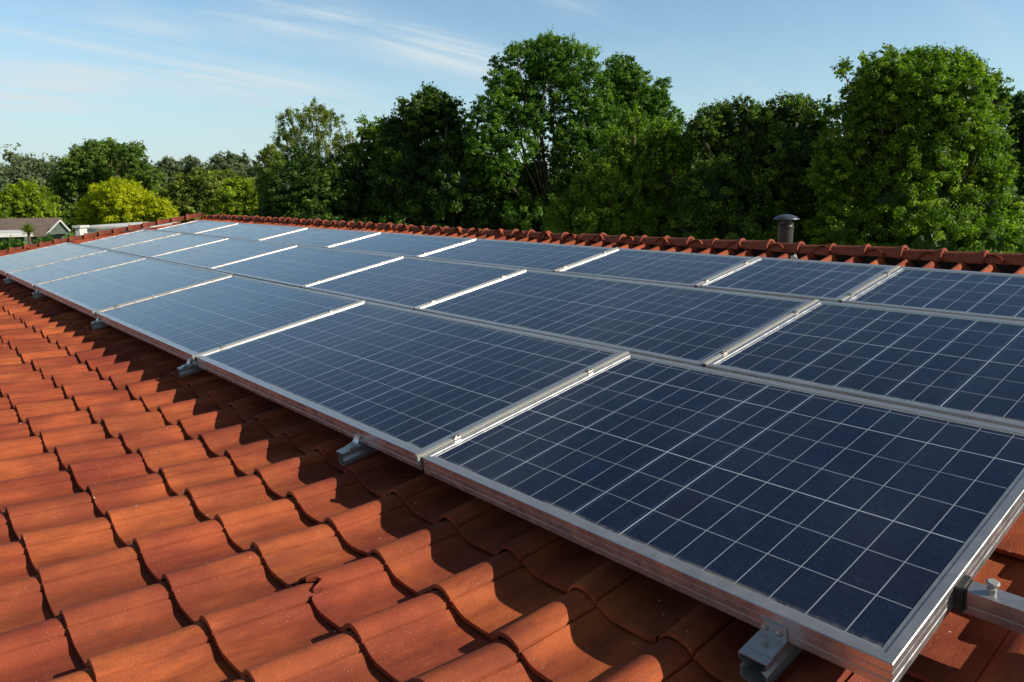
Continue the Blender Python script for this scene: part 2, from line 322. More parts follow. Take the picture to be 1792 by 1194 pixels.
def tile_field(pos, s0, s1, ds, t0, t1, pt, zs, keep, lift=0.0215, broken=None):
    """pos(s) -> (origin Vector, upslope dir, normal); tiles laid course by course"""
    Vs, Fs, As, b = [], [], [], 0
    m = len(TP); th = 0.013
    k = 0; s = s0
    while s < s1 - 1e-6:
        o, u, n = pos(s); o2, _, _ = pos(min(s + ds * 1.18, s1 + ds)); 
        L = ds * 1.17
        nt_ = int((t1 - t0) / pt)
        for i in range(nt_):
            tt = t1 - (i + 0.5) * pt
            if not keep(s + ds * 0.5, tt): continue
            jl = random.gauss(0, 0.0042); jt = random.gauss(0, 0.0018); jh = random.gauss(0, 0.0016); tw = random.gauss(0, 0.012)
            br = (0, 11, 0.055) if broken and broken(s, tt) else None
            if not br and broken and random.random() < 0.06:
                j0 = random.choice((0, 3, 10, 14, 17)); br = (j0, j0 + random.choice((2, 3, 4)), random.uniform(0.004, 0.012))
            rows_ = []
            for q, (a, lf, und) in enumerate(((0.0, lift, True), (0.0, lift, False), (0.003, lift + 0.0012, False), (0.5, lift * 0.55, False), (1.0, 0.001, False))):
                for j, (wv, hv) in enumerate(TP):
                    ss = a * L + (jl if a < 0.3 else 0) + tw * wv * pt * (1 if a < 0.3 else 0)
                    if br and a < 0.3 and br[0] <= j <= br[1]: ss += br[2] * (0.65 + 0.35 * math.sin(j * 2.3 + tt * 9)) * math.sin(math.pi * (j - br[0] + 0.6) / (br[1] - br[0] + 1.2))
                    hh = hv * zs + lf + jh - (th * (0.85 + 0.15 * math.sin(wv * 9)) if und else 0)
                    if q == 1: hh -= 0.0012
                    p = o + u * ss + n * hh
                    rows_.append((p[0], tt - (wv * pt) + jt + 0.3 * pt, p[2]) if AXY else tuple(p + ALX * (-(wv * pt) + jt + 0.3 * pt + tt)))
            Vs += rows_
            for q in range(4):
                for j in range(m - 1):
                    x = b + q * m + j; Fs.append((x, x + 1, x + m + 1, x + m))
            # near side edge skirt
            As += [random.random()] * len(rows_)
            b += len(rows_)
        s += ds; k += 1
    return Vs, Fs, As
AXY = True; ALX = Vector((0, 1, 0))
def pos_main(s):
    x0, z0 = prof(s); x1, z1 = prof(s + 0.2); u = Vector((x1 - x0, 0, z1 - z0)).normalized()
    return Vector((x0, 0, z0)), u, Vector((-u.z, 0, u.x))
T_NEAR, T_RIDGE_END = -2.6, 10.75
def hip_t(s): return T_RIDGE_END + (S_RIDGE - s) * 0.62
S_EAVE = -2.65
house = empty('house', (HX, 4.0, 0))
tag(house, 'low house with an orange clay tile roof that carries the solar panels', 'house')
HI = Matrix.Translation((-HX, -4.0, 0))      # child coordinates
def H(V): return [(v[0] - HX, v[1] - 4.0, v[2]) for v in V]
Vr, Fr, Ar = [], [], []
def addf(r):
    b = len(Vr); Vr.extend(r[0]); Fr.extend([tuple(i + b for i in f) for f in r[1]]); Ar.extend(r[2])
PT, DS = 0.262, 0.232
n_c = 10
addf(tile_field(pos_main, -0.075 - DS * 11, 2.42, DS, T_NEAR, 13.2, PT, 1.0, lambda s, t: t < hip_t(s),
                broken=lambda s, t: abs(s + 0.539) < 0.05 and abs(t - 1.46) < 0.13))
def pos_top(s):                              # the course under the ridge rides on a raised batten
    o = PP(s, 0, -0.088 + (s - 2.43) * 0.07); return o, (UP + NR * 0.07).normalized(), NR
addf(tile_field(pos_top, 2.435, S_RIDGE, 0.245, T_NEAR, 13.2, 0.122, 0.98, lambda s, t: t < hip_t(s), lift=0.012))
def pos_hip(s): return PP(s, 0, -0.090), UP, NR
addf(tile_field(pos_hip, -0.30, 2.40, 0.232, 10.4, 13.2, 0.200, 1.1, lambda s, t: max(11.3 if s < 1 else 10.85, hip_t(s) - 0.9) < t < hip_t(s)))
# back slope (beyond the ridge) and hip slope
_r = PP(S_RIDGE, 0, -0.050); xr, zr = _r.x, _r.z
def pos_back(s):
    u = Vector((-CT, 0, ST)); return Vector((xr, 0, zr)) - u * (S_RIDGE - s) , u, Vector((ST, 0, CT))
addf(tile_field(pos_back, S_RIDGE - 3.2, S_RIDGE, 0.32, T_NEAR, 13.2, 0.262, 1.0, lambda s, t: t < hip_t(s)))
roof = mk('roof', H(Vr), np.array(Fr), M_TILE, house, attr=Ar, smooth=False)
roof.data.polygons.foreach_set('use_smooth', np.full(len(roof.data.polygons), True))
roof.data.set_sharp_from_angle(angle=math.radians(38))
# hip slope and underlay
eL, eR = prof(S_EAVE), (xr + 3.2 * CT, zr - 3.2 * ST)
mb = MB()
und = [prof(s) for s in (S_EAVE, -1.6, -0.8, -0.25, -0.05, S_RIDGE)] 
V = []; k = 0
pts = [(x, z - 0.012) for x, z in und] + [(eR[0], eR[1] - 0.012)]
ss_ = [S_EAVE, -1.6, -0.8, -0.25, -0.05, S_RIDGE, S_RIDGE - 3.2]
for (x, z), s in zip(pts, ss_): V += [(x, T_NEAR, z), (x, hip_t(s), z)]
mb.add(V, [(2 * i, 2 * i + 1, 2 * i + 3, 2 * i + 2) for i in range(len(pts) - 1)])
# hip face: from the ridge end down to an eave at the far side
hipx = [(x, hip_t(s), z) for (x, z), s in zip(pts, ss_)]
YE = hip_t(S_EAVE) + 0.3
mb.add(hipx, [tuple(range(len(hipx)))[::-1]])
ul = mb.build('roof_underlay', M_FELT, house); ul.data.transform(HI)
# walls
mb = MB(); zt = min(pts[0][1], pts[-1][1]) - 0.10
xa, xb = prof(S_EAVE + 0.35)[0], eR[0] - 0.35
mb.box(xa, xb, T_NEAR + 0.25, 12.9, 0, prof(S_EAVE + .35)[1] - 0.14)
w = mb.build('wall', M_WALL, house); w.data.transform(HI)
mb = MB(); x0, z0 = prof(S_EAVE)
mb.box(x0 - 0.03, x0 - 0.005, T_NEAR, hip_t(S_EAVE), z0 - 0.17, z0 - 0.02)
f_ = mb.build('fascia', M_WHITE, house); f_.data.transform(HI); mb = MB()
mb.box(eR[0] + 0.005, eR[0] + 0.03, T_NEAR, hip_t(S_RIDGE - 3.2), eR[1] - 0.17, eR[1] - 0.02)
f_ = mb.build('fascia', M_WHITE, house); f_.data.transform(HI)
# ridge caps: tapering half barrels, each with a thick collar on its near end
def cap_mesh(L=0.205):
    V, F, n = [], [], 14
    ring = [(0.0, 0.043, 0.0), (0.0, 0.0545, 0.0), (0.004, 0.0565, 0.0), (0.013, 0.054, 0), (0.030, 0.048, 0), (0.045, 0.0445, 0), (L, 0.040, 0)]
    for y, r, _ in ring:
        for i in range(n + 1):
            a = math.pi * (1.06 * i / n - 0.03); V.append((-r * math.cos(a) * 0.92, y, r * math.sin(a) - 0.012))
    for k in range(len(ring) - 1):
        for i in range(n): x = k * (n + 1) + i; F.append((x, x + n + 1, x + n + 2, x + 1))
    return V, F
cv, cf = cap_mesh()
cap0 = mk('ridge_tile', cv, cf, M_RIDGE, roof, smooth=True, attr=[0.5] * len(cv)); cap0.data.set_sharp_from_angle(angle=math.radians(50))
RZ = zr + 0.024
def put_cap(o, loc, rz, rx=0.0):
    o.location = Vector(loc) - Vector((HX, 4.0, 0)); o.rotation_euler = (rx, random.gauss(0, 0.012), rz + random.gauss(0, 0.012))
    s_ = random.uniform(0.97, 1.03); o.scale = (s_, 1, s_)
t = T_RIDGE_END - 0.18; first = True; n_cap = 0
while t > -1.35:
    o = cap0 if first else cap0.copy()
    if not first: COL.objects.link(o); o.parent = roof
    first = False
    sag = 0.006 * math.sin(t * 0.9) + random.gauss(0, 0.003)
    put_cap(o, (xr, t, RZ + sag), 0); t -= 0.178; n_cap += 1
# hip caps down both far hips (near one is the visible one)
for sgn, send in ((1, -0.9), (-1, S_RIDGE - 3.2)):
    s = S_RIDGE - 0.1
    while s > send:
        if sgn > 0: x, z = prof(s); x2, z2 = prof(s - 0.16)
        else: x, z = xr + (S_RIDGE - s) * CT, zr - (S_RIDGE - s) * ST; x2, z2 = x + 0.16 * CT, z - 0.16 * ST
        d = Vector((x - x2, hip_t(s) - hip_t(s - 0.16), z - z2))
        o = cap0.copy(); COL.objects.link(o); o.parent = roof
        # the collar faces downhill, the cap runs uphill along the hip
        up = d.normalized(); rot = up.to_track_quat('Y', 'Z')
        o.location = Vector((x2, hip_t(s - 0.16), z2 + (0.115 if sgn > 0 else 0.045))) - Vector((HX, 4.0, 0)); o.rotation_euler = rot.to_euler(); o.scale = (1.25, 1.0, 1.25)
        s -= 0.165
# near-black bed painting the shaded gap below the ridge; loose mortar lump by the vent
mb = MB(); mb.box(xr - 0.030, xr + 0.030, T_NEAR, T_RIDGE_END, zr - 0.04, zr + 0.034)
o = mb.build('ridge_shade_bed', M_FELT, roof); o.data.transform(HI)
V, F = [], []
bpy.ops.mesh.primitive_ico_sphere_add(subdivisions=3, radius=1)
ico = bpy.context.object; IV = np.array([v.co[:] for v in ico.data.vertices]); IF = np.array([p.vertices[:] for p in ico.data.polygons])
bpy.data.objects.remove(ico)
Vm = []
for v in IV:
    n_ = 0.75 + 0.5 * noise.noise(Vector(v) * 1.7)
    Vm.append((v[0] * 0.018 * n_, v[1] * 0.020 * n_, v[2] * 0.022 * n_ * (1.3 if v[2] > 0 else 0.5)))
lp = PP(2.53, 1.985, -0.028)
mk('mortar_lump', Vm, IF, M_MORTAR, roof, loc=lp - Vector((HX, 4.0, 0)))
# ---------------------------------------------------------------- solar panels
S = [0, 1.0, 1.8377, 2.4241]
COLS = [[0.425, 1.83, 3.78, 5.73, 7.87, 9.30, 11.28],
        [0.02, 1.50, 3.31, 4.62, 6.31, 7.88, 9.36, 10.78],
        [0.05, 0.72, 1.41, 2.12, 3.09, 4.50, 5.85, 7.25, 9.04, 10.42]]
COLS[1] = [-0.55] + COLS[1][1:]; COLS[2] = [-0.7, 0.35] + [1.41, 2.12, 3.09, 4.50, 5.85, 7.25, 9.04, 10.42]
GAP = 0.006
def frame_ring(s0, s1, t0, t1, prof_):
    V, F, n = [], [], len(prof_)
    for (cs, ct) in ((0, 0), (1, 0), (1, 1), (0, 1)):
        for d, h in prof_:
            V.append(((s1 - d) if cs else (s0 + d), (t1 - d) if ct else (t0 + d), h))
    for c in range(4):
        for i in range(n - 1):
            a = c * n + i; b2 = ((c + 1) % 4) * n + i
            F.append((a, b2, b2 + 1, a + 1))
    return V, F
FP = [(0.020, -0.055), (0.0, -0.055), (0.0, -0.0395), (0.0016, -0.0385), (0.0016, -0.0365), (0.0, -0.0355), (0.0, -0.0205), (0.0014, -0.0198), (0.0014, -0.0185), (0.0, -0.0178), (0.0, -0.0015), (0.0014, 0.0), (0.0195, 0.0), (0.0205, -0.0028), (0.0310, -0.0030), (0.0320, -0.0062), (0.034, -0.050)]
ORD = ['nearest', 'second', 'third', 'fourth', 'fifth', 'sixth', 'seventh', 'eighth', 'ninth', 'tenth']
LAB = [['large dusty solar panel at the near corner, beside the loose rail with a bolt',
        'solar panel on the lowest row, directly left of the large near corner panel',
        'solar panel, third from the near end of the lowest row', 'solar panel, fourth from the near end of the lowest row',
        'pale reflecting solar panel, second from the far end of the lowest row', 'pale solar panel at the far end of the lowest row by the hip tiles'],
       ['dark solar panel cut by the right edge of the photo in the middle row', 'wide solar panel second from the right edge in the middle row',
        'solar panel third from the right edge in the middle row', 'solar panel fourth from the right edge in the middle row',
        'solar panel fifth from the right edge in the middle row', 'pale solar panel second from the far end of the middle row', 'pale solar panel at the far end of the middle row'],
       ['solar panel cut by the right edge of the photo in the row under the ridge', 'solar panel below the ridge, second from the right edge of the top row',
        'solar panel in the top row just below the grey vent pipe', 'solar panel in the top row, fourth from the right edge',
        'solar panel in the top row, fifth from the right edge', 'solar panel in the top row, sixth from the right edge', 'solar panel in the top row, third from the far end',
        'pale solar panel second from the far end of the top row', 'small pale solar panel at the far end of the top row by the ridge end']]
for r in range(3):
    cs = COLS[r]
    for k in range(len(cs) - 1):
        if r == 2 and k == 0 and False: continue
        t0, t1 = cs[k] + GAP + 0.0015, cs[k + 1] - GAP - 0.0015
        s0, s1 = S[r] + (0.009 if r else 0), S[r + 1] - 0.009
        c = PP(s0, (t0 + t1) / 2, -0.055)
        root = empty('solar_panel', c)
        tag(root, LAB[r][k], 'solar panel', 'solar panels in three rows on the tile roof')
        inv = Matrix.Translation(-c) @ MP
        jr = random.gauss(0, 0.0012)
        inv = inv @ Matrix.Translation((0, 0, jr)) @ Matrix.Translation((0, (t0 + t1) / 2, 0)) @ Matrix.Rotation(random.gauss(0, 0.0012), 4, 'X') @ Matrix.Rotation(random.gauss(0, 0.0008), 4, 'Y') @ Matrix.Translation((0, -(t0 + t1) / 2, 0))
        V, F = frame_ring(s0, s1, t0, t1, FP)
        fo = mk('frame', [inv @ Vector(v) for v in V], F, M_ALU, root)
        # corner joint lines are left to the mitre; glass
        d = 0.0318; a0, a1, b0, b1 = s0 + d, s1 - d, t0 + d, t1 - d
        V = [(a0, b0, -0.0045), (a1, b0, -0.0045), (a1, b1, -0.0045), (a0, b1, -0.0045), (a0, b0, -0.0095), (a1, b0, -0.0095), (a1, b1, -0.0095), (a0, b1, -0.0095)]
        mu = 0.012
        uv = [(b1 - v[1] + 0.04, v[0] - a0 + 0.0) for v in V]
        g = mk('glass', [inv @ Vector(v) for v in V], [(0, 1, 2, 3), (7, 6, 5, 4), (0, 4, 5, 1), (1, 5, 6, 2), (2, 6, 7, 3), (3, 7, 4, 0)], M_CELL, root, uv=uv)
        if g.data.polygons[0].normal.z < 0: g.data.flip_normals()
# cover strips over the joints between neighbours in a row
ROWN = ['lowest', 'middle', 'top']
strip_proto = {}
def strip_profile():
    return [(-0.0085, -0.002), (-0.0085, 0.0010), (-0.0070, 0.0024), (-0.0030, 0.0030), (-0.0016, 0.0028), (-0.0013, 0.0004), (0.0013, 0.0004), (0.0016, 0.0028), (0.0030, 0.0030), (0.0070, 0.0024), (0.0085, 0.0010), (0.0085, -0.002)]
for r in range(3):
    for k in range(1, len(COLS[r]) - 1):
        t = COLS[r][k]; s0, s1 = S[r] + (0.012 if r else -0.004), S[r + 1] - (0.012)
        c = PP(s0, t, 0); root = empty('cover_strip', c)
        tag(root, 'bright strip on the %s joint from the right in the %s row of panels' % (['first', 'second', 'third', 'fourth', 'fifth', 'sixth', 'seventh', 'eighth', 'ninth'][k - 1], ROWN[r]), 'cover strip', 'bright strips between neighbouring solar panels')
        inv = Matrix.Translation(-c) @ MP @ Matrix.Translation((0, t, 0.0012))
        mb = MB(); mb.extrude(strip_profile(), s0, s1, inv); 
        if r == 0: mb.box(s0 - 0.010, s0 - 0.0005, -0.007, 0.007, -0.028, 0.0075, inv)
        mb.build('bar', M_STRIP, root)
        for fr in (0.145, 0.775):
            q = s0 + (s1 - s0) * fr; m2 = inv @ Matrix.Translation((q, 0, 0.0032))
            mb = MB(); mb.box(-0.012, 0.012, -0.0115, 0.0115, -0.0035, 0.0014, m2); cl_ = mb.build('clamp', M_BOLT, root)
            mb = MB(); mb.lathe([(0.0050, 0.0020), (0.0050, 0.0045), (0.0038, 0.0052)], 6, m2); mb.build('bolt', M_BOLT, cl_)
# mounting rails: open sections running up the slope under the panels, ends poking out at the front
def rail_prof(w=0.022, h=0.046, e=0.0025):   # hollow, pinched section, as a thin-walled open ring
    out = [(-w, 0), (w, 0), (w, -0.013), (w * 0.62, -0.021), (w * 0.95, -0.030), (w * 0.95, -h + 0.006), (w * 0.55, -h), (-w * 0.55, -h), (-w * 0.95, -h + 0.006), (-w * 0.95, -0.030), (-w * 0.62, -0.021), (-w, -0.013)]
    return out
def hollow(mb, out, x0, x1, M, e=0.0025):
    cx = sum(p[0] for p in out) / len(out); cz = sum(p[1] for p in out) / len(out)
    inn = [(y - e * math.copysign(1, y - cx) if abs(y - cx) > 1e-4 else y, z - e * math.copysign(1, z - cz)) for y, z in out]
    n = len(out); V = []
    for x in (x0, x1):
        for y, z in out: V.append(M @ Vector((x, y, z)))
        for y, z in inn: V.append(M @ Vector((x, y, z)))
    F = []
    for i in range(n):
        j = (i + 1) % n
        F += [(i, j, 2 * n + j, 2 * n + i), (n + j, n + i, 3 * n + i, 3 * n + j), (i, n + i, n + j, j), (2 * n + i, 2 * n + j, 3 * n + j, 3 * n + i)]
    mb.add(V, F)
RL = ['galvanised rail end with a two-bolt bracket under the near corner panel', 'grey rail end with a curled lug, nearest the first joint of the front edge',
      'grey rail end below the second joint of the front edge', 'grey rail end below the third joint of the front edge', 'small rail end below the fourth joint of the front edge', 'tiny rail end at the far left of the front edge']
for i, (t, sp, w) in enumerate(((0.655, -0.075, 0.030), (2.21, -0.082, 0.022), (3.87, -0.070, 0.021), (5.66, -0.055, 0.021), (7.75, -0.05, 0.021), (9.25, -0.05, 0.021))):
    c = PP(sp, t, -0.056); root = empty('mounting_rail', c)
    tag(root, RL[i], 'mounting rail', 'rails under the front edge of the panels')
    inv = Matrix.Translation(-c) @ MP @ Matrix.Translation((0, t, -0.0575))
    mb = MB(); hollow(mb, rail_prof(w, 0.05 if i else 0.062), sp, 2.38, inv); mb.build('rail', M_GALV, root)
    mb = MB()
    if i == 0:
        mb.box(-0.0042, -0.0006, -0.030, 0.026, -0.006, 0.034, inv); mb.box(-0.055, -0.0006, -0.030, 0.026, 0.0006, 0.0040, inv)
    else:
        pr = [(-0.050 + 0.0, 0.004), (-0.030, 0.006), (-0.012, 0.012), (-0.004, 0.024), (-0.0012, 0.032), (-0.006, 0.031), (-0.010, 0.022), (-0.018, 0.012), (-0.034, 0.009), (-0.050, 0.007)]
        V = []
        for y in (-0.017, 0.017):
            for x, z in pr: V.append(inv @ Vector((x, y, z - 0.003)))
        n = len(pr); mb.add(V, [(a, (a + 1) % n, n + (a + 1) % n, n + a) for a in range(n)] + [tuple(range(n))[::-1], tuple(range(n, 2 * n))])
    br = mb.build('bracket', M_GALV, root)
    R90 = Matrix.Rotation(math.radians(-90), 4, 'Y')
    for q in ((-0.016, 0.014) if i == 0 else (0.0,)):
        if i == 0:
            mb = MB(); mb.lathe([(0.0078, 0), (0.0078, 0.0015), (0.0055, 0.002), (0.0055, 0.0055), (0.004, 0.0065)], 6, inv @ Matrix.Translation((-0.0042, q, 0.018)) @ R90)
        else:
            mb = MB(); mb.lathe([(0.0055, 0), (0.0055, 0.004), (0.004, 0.005)], 6, inv @ Matrix.Translation((-0.032, q, 0.006)))
        mb.build('bolt', M_BOLT, br)
    if i == 0:
        mb = MB(); mb.lathe([(0.0075, 0), (0.0075, 0.0015), (0.005, 0.002), (0.005, 0.0055)], 6, inv @ Matrix.Translation((-0.034, -0.002, 0.004))); mb.build('bolt', M_BOLT, br)
# loose rail running out of the near end of the array
c = PP(0.30, 0.42, -0.05); root = empty('mounting_rail', c)
tag(root, 'aluminium rail running out of the right end frame with a bolt standing on it', 'mounting rail')
inv = Matrix.Translation(-c) @ MP @ Matrix.Translation((0.298, 0, -0.012))
mb = MB()
pr = [(-0.020, 0.0), (0.020, 0.0), (0.020, -0.050), (-0.020, -0.050), (-0.020, -0.033), (-0.0185, -0.032), (-0.0185, -0.029), (-0.020, -0.028)]
mb.extrude(pr, -1.6, 0.4305, inv, ax='y'); rl = mb.build('rail', M_ALU, root); 
mb = MB()
Mb = inv @ Matrix.Translation((0.002, 0.378, 0.0)) @ Matrix.Rotation(math.radians(6), 4, 'X')
mb.lathe([(0.0085, 0), (0.0085, 0.003), (0.006, 0.004), (0.0055, 0.017), (0.0095, 0.018), (0.0115, 0.021), (0.0115, 0.024), (0.009, 0.0262)], 14, Mb)
mb.lathe([(0.0088, 0.003), (0.0088, 0.011)], 6, Mb)
mb.build('bolt', M_STRIP, root)
mb = MB()
mb.box(-0.026, 0.024, 0.4165, 0.4335, -0.052, 0.006, inv); mb.box(-0.023, 0.021, 0.411, 0.4165, -0.044, 0.002, inv)
o = mb.build('end_clamp', M_DARK, root); bevel(o, 0.003)
# ---------------------------------------------------------------- vent pipe behind the ridge
vp = Vector((4.42, 4.42 * 0.48 / 0.877, 0)); vz = ZC - 0.112
vent = empty('vent_pipe', (vp.x, vp.y, vz - 0.45)); tag(vent, 'dark grey round vent pipe with a domed cap rising behind the ridge tiles', 'vent pipe')
mb = MB(); mb.lathe([(0.047, 0), (0.047, 0.372), (0.044, 0.376), (0.0, 0.376)], 32); mb.build('pipe', M_FLUE, vent, smooth=False)
mb = MB(); mb.lathe([(0.044, 0.370), (0.0505, 0.371), (0.0505, 0.377), (0.046, 0.379), (0.044, 0.384), (0.046, 0.388), (0.043, 0.392), (0.043, 0.402)], 32); mb.build('collar', M_STRIP if 0 else M_FLUE, vent)
mb = MB(); mb.lathe([(0.028, 0.385), (0.028, 0.43)], 24); mb.build('neck', M_FLUE, vent)
mb = MB(); mb.lathe([(0.0, 0.420), (0.070, 0.421), (0.0775, 0.4195), (0.079, 0.4215), (0.070, 0.430), (0.055, 0.440), (0.035, 0.4475), (0.015, 0.451), (0.001, 0.452)], 32, cap=False); mb.build('cap', M_CAPM, vent, smooth=True)
for o in vent.children:
    if o.name.startswith(('pipe', 'collar', 'neck')):
        o.data.polygons.foreach_set('use_smooth', np.full(len(o.data.polygons), True)); o.data.set_sharp_from_angle(angle=math.radians(35))
# ---------------------------------------------------------------- ground
m, t_, b_ = mat_new('grass'); setp(b_, Roughness=0.9)
link(t_, mixc(t_, ramp(t_, tex(t_, 0.15, 6), 0.3, 0.7), (0.045, 0.085, 0.02), (0.09, 0.11, 0.035)), b_.inputs['Base Color'])
n = 60; g = np.linspace(-1, 1, n + 1); gx = np.sign(g) * np.abs(g) ** 2.2 * 2600
XX, YY = np.meshgrid(gx, gx)
def ground_z(X, Y):
    d = np.hypot(X, Y)
    a = np.arctan2(X, Y)
    base = np.clip((d - 90) / 260, 0, 1) ** 1.3 * 4.5
    left = np.exp(-((a - 0.16) / 0.20) ** 2) * np.clip((d - 110) / 160, 0, 1) * 2.5
    return base + left + np.clip((d - 700) / 900, 0, 1) * 6
ZZ = ground_z(XX, YY)
V = np.stack([XX.ravel(), YY.ravel(), ZZ.ravel()], 1)
idx = np.arange((n + 1) ** 2).reshape(n + 1, n + 1)
F = np.stack([idx[:-1, :-1].ravel(), idx[:-1, 1:].ravel(), idx[1:, 1:].ravel(), idx[1:, :-1].ravel()], 1)
gr = mk('ground', V, F, m, smooth=True); tag(gr, kind='structure')
# ---------------------------------------------------------------- trees
def leaves(centres, normals, size, spread_n=0.6, aspect=0.55, vary=None, droop=0.0):
    n = len(centres)
    r = rng.normal(size=(n, 3)); nv = normals * spread_n + r * 0.6 + np.array([0, 0, 0.25]); nv /= np.linalg.norm(nv, axis=1)[:, None]
    a = np.cross(nv, rng.normal(size=(n, 3))); a[:, 2] -= droop; a -= nv * (a * nv).sum(1)[:, None]; a /= np.linalg.norm(a, axis=1)[:, None] + 1e-9
    b = np.cross(nv, a)
    L = (size * rng.uniform(0.6, 1.35, n))[:, None]; Wd = L * aspect
    V = np.empty((n, 4, 3)); V[:, 0] = centres - a * L * 0.5; V[:, 1] = centres + b * Wd * 0.5 + nv * L * 0.08; V[:, 2] = centres + a * L * 0.5; V[:, 3] = centres - b * Wd * 0.5 + nv * L * 0.08
    F = np.arange(n * 4).reshape(n, 4)
    return V.reshape(-1, 3), F, np.repeat(vary, 4)
def crown(blobs, size, dens, sprig=0.20, droop=0.0, core=0.5, up=0.0):
    """blobs: (centre(3), radius). Every blob is covered in tufts; every tuft is a small dome of leaves."""
    C, Nn, Vy = [], [], []
    for c, R in blobs:
        c = np.array(c)
        r = max(sprig * R, size * 1.1) * 0.95
        ntw = int(max(6, dens * 0.95 * 4 * (R / r) ** 2)); per = int(np.clip(2.1 * 3.14 * r * r / (size * size * 0.30), 8, 130))
        d = rng.normal(size=(ntw, 3)); d[:, 2] = d[:, 2] * 0.9 + 0.12; d /= np.linalg.norm(d, axis=1)[:, None]
        rad = R * rng.uniform(0.70, 1.16, ntw)
        tp = c + d * rad[:, None] * np.array([1, 1, 0.92])
        tv = rng.beta(1.6, 1.8, ntw)
        rs = r * rng.uniform(0.6, 1.35, ntw)
        q = rng.normal(size=(ntw, per, 3)); q += d[:, None, :] * 0.6; q[..., 2] += 0.35
        q /= np.linalg.norm(q, axis=2)[..., None]
        rr = rng.uniform(0.25, 1.08, (ntw, per, 1)) ** 0.55
        off = q * rr * rs[:, None, None] * np.array([1, 1, 0.62])
        off += d[:, None, :] * np.minimum(rng.exponential(0.45, (ntw, per, 1)), 1.5) * rs[:, None, None]
        off[..., 2] += up * np.minimum(rng.exponential(0.5, (ntw, per)), 1.6) * rs[:, None] * (d[:, 2:3] > 0.1) - droop * rng.exponential(0.8, (ntw, per)) * rs[:, None]
        C.append((tp[:, None, :] + off).reshape(-1, 3)); Nn.append(q.reshape(-1, 3))
        Vy.append(np.clip(np.repeat(tv, per) + rng.normal(0, 0.13, ntw * per), 0, 1))
    C = np.concatenate(C); Nn = np.concatenate(Nn); Vy = np.concatenate(Vy)
    V, F, A = leaves(C, Nn, size, 0.95, vary=Vy, droop=droop)
    if core:
        Vc, Ac = [], []; tri = []
        b = 0
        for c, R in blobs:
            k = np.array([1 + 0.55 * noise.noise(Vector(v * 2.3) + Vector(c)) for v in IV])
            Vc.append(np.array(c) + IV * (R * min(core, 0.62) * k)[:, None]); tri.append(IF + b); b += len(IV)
            Ac.append(np.full(len(IV), 0.0))  # cores keep the darkest leaf tone: shade inside the crown put into colour
        Vc = np.concatenate(Vc); T = np.concatenate(tri)
        # triangles stored as degenerate-free quads: split through a midpoint
        mid = (Vc[T[:, 1]] + Vc[T[:, 2]]) / 2; base = len(V); mb_ = base + len(Vc)
        Q = np.stack([T[:, 0] + base, T[:, 1] + base, np.arange(len(T)) + mb_, T[:, 2] + base], 1)
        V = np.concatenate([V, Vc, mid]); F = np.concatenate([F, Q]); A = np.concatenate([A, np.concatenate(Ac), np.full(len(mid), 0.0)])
    return V, F, A
def tree(name, label, cat, D, blobs, mat, size, dens=1.0, trunk=None, trunk_mat=None, depth=0.8, group=None, sprig=0.2, droop=0.0, core=0.62, limbs=True, up=0.0, tr=0.16, fill=0):
    """blobs in photo pixels (x, y, r) at distance D give world positions; every blob gets its own depth"""
    W = []
    xs = [b[0] for b in blobs]; cxp = sum(xs) / len(xs)
    wid = (max(xs) - min(xs)) / 2 + 1
    for (x, y, r) in blobs:
        e = math.sqrt(max(0.05, 1 - ((x - cxp) / (wid * 1.25)) ** 2))
        dz = random.uniform(-1, 0.75) * wid * D / FPX * depth * e
        p = at(x, y, D + dz); W.append((p, r * D / FPX))
    # hidden back half of the crown
    for (x, y, r) in blobs[::3]:
        p = at(x + random.uniform(-10, 10), y + r * 0.3, D + wid * D / FPX * depth * random.uniform(0.4, 0.9)); W.append((p, r * D / FPX * 0.95))
    base = at(trunk if trunk else cxp, 344, D); base[2] = float(ground_z(np.array(base[0]), np.array(base[1])))
    root = empty(name, tuple(base)); tag(root, label, cat, group)
    V, F, A = crown(W, size, dens, sprig, droop, core, up)
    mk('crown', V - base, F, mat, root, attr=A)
    mb = MB(); top = W[0][0]
    zc = sum(w[0][2] for w in W) / len(W)
    fork = np.array([base[0], base[1], base[2] + (zc - base[2]) * 0.55])
    mb.tube([base * 0, (0.05, 0.03, (fork[2] - base[2]) * 0.5), tuple(fork - base)], [tr * 1.4, tr * 1.05, tr * 0.9], 8)
    for w, R in (W if limbs else W[:4]):
        mid_ = (fork + w) / 2 + rng.normal(size=3) * 0.06 * np.linalg.norm(w - fork); mid_[2] += 0.05 * np.linalg.norm(w - fork)
        tip = w + (w - fork) / (np.linalg.norm(w - fork) + .01) * R * 0.5
        mb.tube([tuple(fork - base), tuple(mid_ - base), tuple(w - base), tuple(tip - base)], [tr * 0.6, tr * 0.4, tr * 0.22, tr * 0.06], 5)
    mb.build('trunk', trunk_mat or M_BARK, root, smooth=True)
    return root
def fillb(x0, x1, y0, y1, r, n):
    return [(random.uniform(x0, x1), random.uniform(y0, y1), r * random.uniform(0.8, 1.2)) for _ in range(n)]
TG = 'tall trees behind the ridge'
